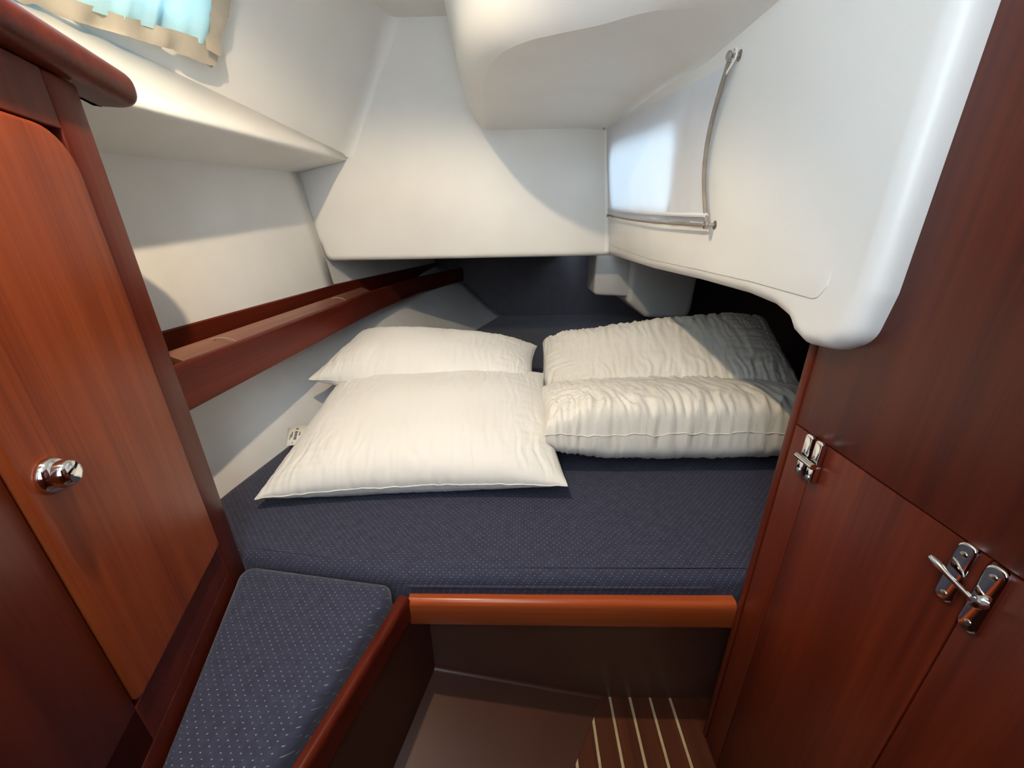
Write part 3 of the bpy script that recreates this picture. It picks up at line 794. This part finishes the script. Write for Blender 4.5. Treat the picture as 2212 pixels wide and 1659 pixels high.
# green printed label between the two front pillows
flap([(Vector((0.068, 0.93, 0.470)), Vector((0.074, 0.905, 0.458))), (Vector((0.082, 0.935, 0.452)), Vector((0.088, 0.905, 0.440))), (Vector((0.095, 0.940, 0.432)), Vector((0.100, 0.905, 0.425)))], 'care_label', 'green', p4)

# ------------------------------------------------------------------ curtains
# left: gathered sheer curtain with ruffled hems on the cabin side
cl = empty('curtain', tuple(cab(0.9, 0.05, 0.02)))
tag(cl, 'sheer white gathered curtain with beige ruffled hem over the left window', 'curtain', None)
def vdrop(u): return -0.056*smooth01((u-0.53)/0.30)
def curtain_sheet(u0, u1, v0, v1, off, amp, seed, nu=120, nv=24, gather=0.0):
    rows = []
    for j in range(nv+1):
        v = lerp(v0, v1, j/nv); row = []
        for i in range(nu+1):
            u = lerp(u0, u1, i/nu)
            f = noise.noise(Vector((u*26+0.6*math.sin(v*9), v*3.0, seed)))
            f2 = noise.noise(Vector((u*60, v*5.0, seed+4)))
            row.append(cab(u, v+vdrop(u)*(1-j/nv), off+amp*(f+0.4*f2)))
        rows.append(row)
    return loft(rows)
CU0, CU1, CV0, CV1 = 0.536, 1.70, 0.056, 0.46
local(finish(curtain_sheet(CU0+0.03, CU1, CV0+0.028, CV1, 0.024, 0.015, 1), 'curtain_cloth', 'curt_l', smooth=70), cl)
def hem(u0, u1, v0, v1, seed, vertical=False):
    rows = []
    for j in range(7):
        row = []
        for i in range(91):
            if vertical:
                v = lerp(v0, v1, i/90); u = lerp(u0, u1, j/6); key = v
            else:
                u = lerp(u0, u1, i/90); v = lerp(v0, v1, j/6); key = u
            f = noise.noise(Vector((key*34, j*0.12, seed))); 
            step = noise.cell(Vector((key*13+seed, 0, 0)))
            w = 0.031+0.010*f+0.004*math.sin(key*90)
            if j == 0:
                if vertical: u += 0.005*step+0.004*f
                else: v += 0.006*step+0.004*f
            row.append(cab(u, v+(0 if vertical else vdrop(u)), w))
        rows.append(row)
    return loft(rows)
local(finish(hem(CU0, CU1, CV0, CV0+0.036, 3), 'bottom_hem', 'hem', smooth=60), cl)
local(finish(hem(CU0-0.002, CU0+0.038, CV0+0.02, CV1, 6, True), 'side_hem', 'hem', smooth=60), cl)
hk = cab(CU0+0.006, CV0-0.004, 0)
bm = lathe([(0.006, 0), (0.006, 0.002), (0.0028, 0.004), (0.0028, 0.014), (0.0062, 0.018), (0.0062, 0.021), (0, 0.023)], hk, CN, 18)
local(finish(bm, 'hook', 'nickel'), cl)

# right: thin curtain on elastic cords over the port
cr = empty('curtain', tuple(rw(1.15, 1.0, 0.01)))
tag(cr, 'thin white curtain on elastic cords over the right port', 'curtain', None)
Q = {'tn': (0.752, 1.205), 'bn': (0.748, 0.972), 'bf': (1.520, 1.020), 'tf': (1.555, 1.298)}   # near/far, top/bottom in (y,z)
def quad(s, t):  # s near->far, t bottom->top
    bn, bf_, tn_, tf = (Vector(Q[k]) for k in ('bn', 'bf', 'tn', 'tf'))
    return lerp(lerp(bn, bf_, s), lerp(tn_, tf, s), t)
rows = []
for j in range(31):
    t = j/30; row = []
    for i in range(71):
        s = i/70; p = quad(s, t)
        p.x += 0.035*math.sin(PI*t)*(1-s)**4
        f = noise.noise(Vector((s*9+0.5*t, t*1.2, 2.0)))*0.5+noise.noise(Vector((s*20, t*2.5, 5.0)))*0.35
        gath = smooth01((0.30-t)/0.3)
        row.append(rw(p.x, p.y, 0.010+0.006*f*(0.5+gath)+0.004*math.sin(PI*t)))
    rows.append(row)
local(finish(loft(rows), 'curtain_cloth', 'curt_r', smooth=70), cr)
pts = []
for k in range(17):
    t = k/16; p = quad(0.0, t); p.x += 0.040*math.sin(PI*t)
    pts.append(rw(p.x-0.004, p.y, 0.014))
local(finish(tube(pts, 0.0035, 8), 'elastic_cord', 'elastic'), cr)
pts = [rw(*(quad(s, 0.0)+Vector((0, -0.002-0.006*math.sin(PI*s)))), 0.014) for s in [k/16 for k in range(17)]]
local(finish(tube(pts, 0.0022, 8), 'elastic_cord', 'elastic'), cr)
pts = [rw(*(quad(s, 0.06)+Vector((0, -0.003*math.sin(PI*s)))), 0.015) for s in [k/16 for k in range(17)]]
local(finish(tube(pts, 0.0042, 8), 'hem', 'curt_r'), cr)
for key, sc in (('tn', 1.0), ('bn', 1.0), ('bf', 0.9), ('tf', 0.9)):
    y, z = Q[key]; dy = -0.010 if key[1] == 'n' else 0.004
    base = rw(y+dy, z+(0.006 if key == 'tn' else -0.002), 0)
    bm = lathe([(0.0075*sc, 0), (0.0075*sc, 0.0025), (0.003, 0.004), (0.003, 0.014), (0.0065*sc, 0.017), (0.0065*sc, 0.020), (0.003, 0.022), (0, 0.022)], base, (-1, 0, 0), 20)
    local(finish(bm, 'hook', 'nickel'), cr)
# loop of cord around the upper near hook
b0 = rw(Q['tn'][0]-0.010, Q['tn'][1]+0.006, 0.011)
pts = [b0+Vector((0, 0.009*math.cos(a), 0.009*math.sin(a))) for a in [R_(-60+k*25) for k in range(12)]]
pts = [Vector(rw(Q['tn'][0]+0.004, Q['tn'][1]-0.016, 0.014))]+pts+[Vector(rw(Q['tn'][0]+0.004, Q['tn'][1]-0.016, 0.014))]
local(finish(tube(pts, 0.0016, 8), 'cord_loop', 'tag'), cr)
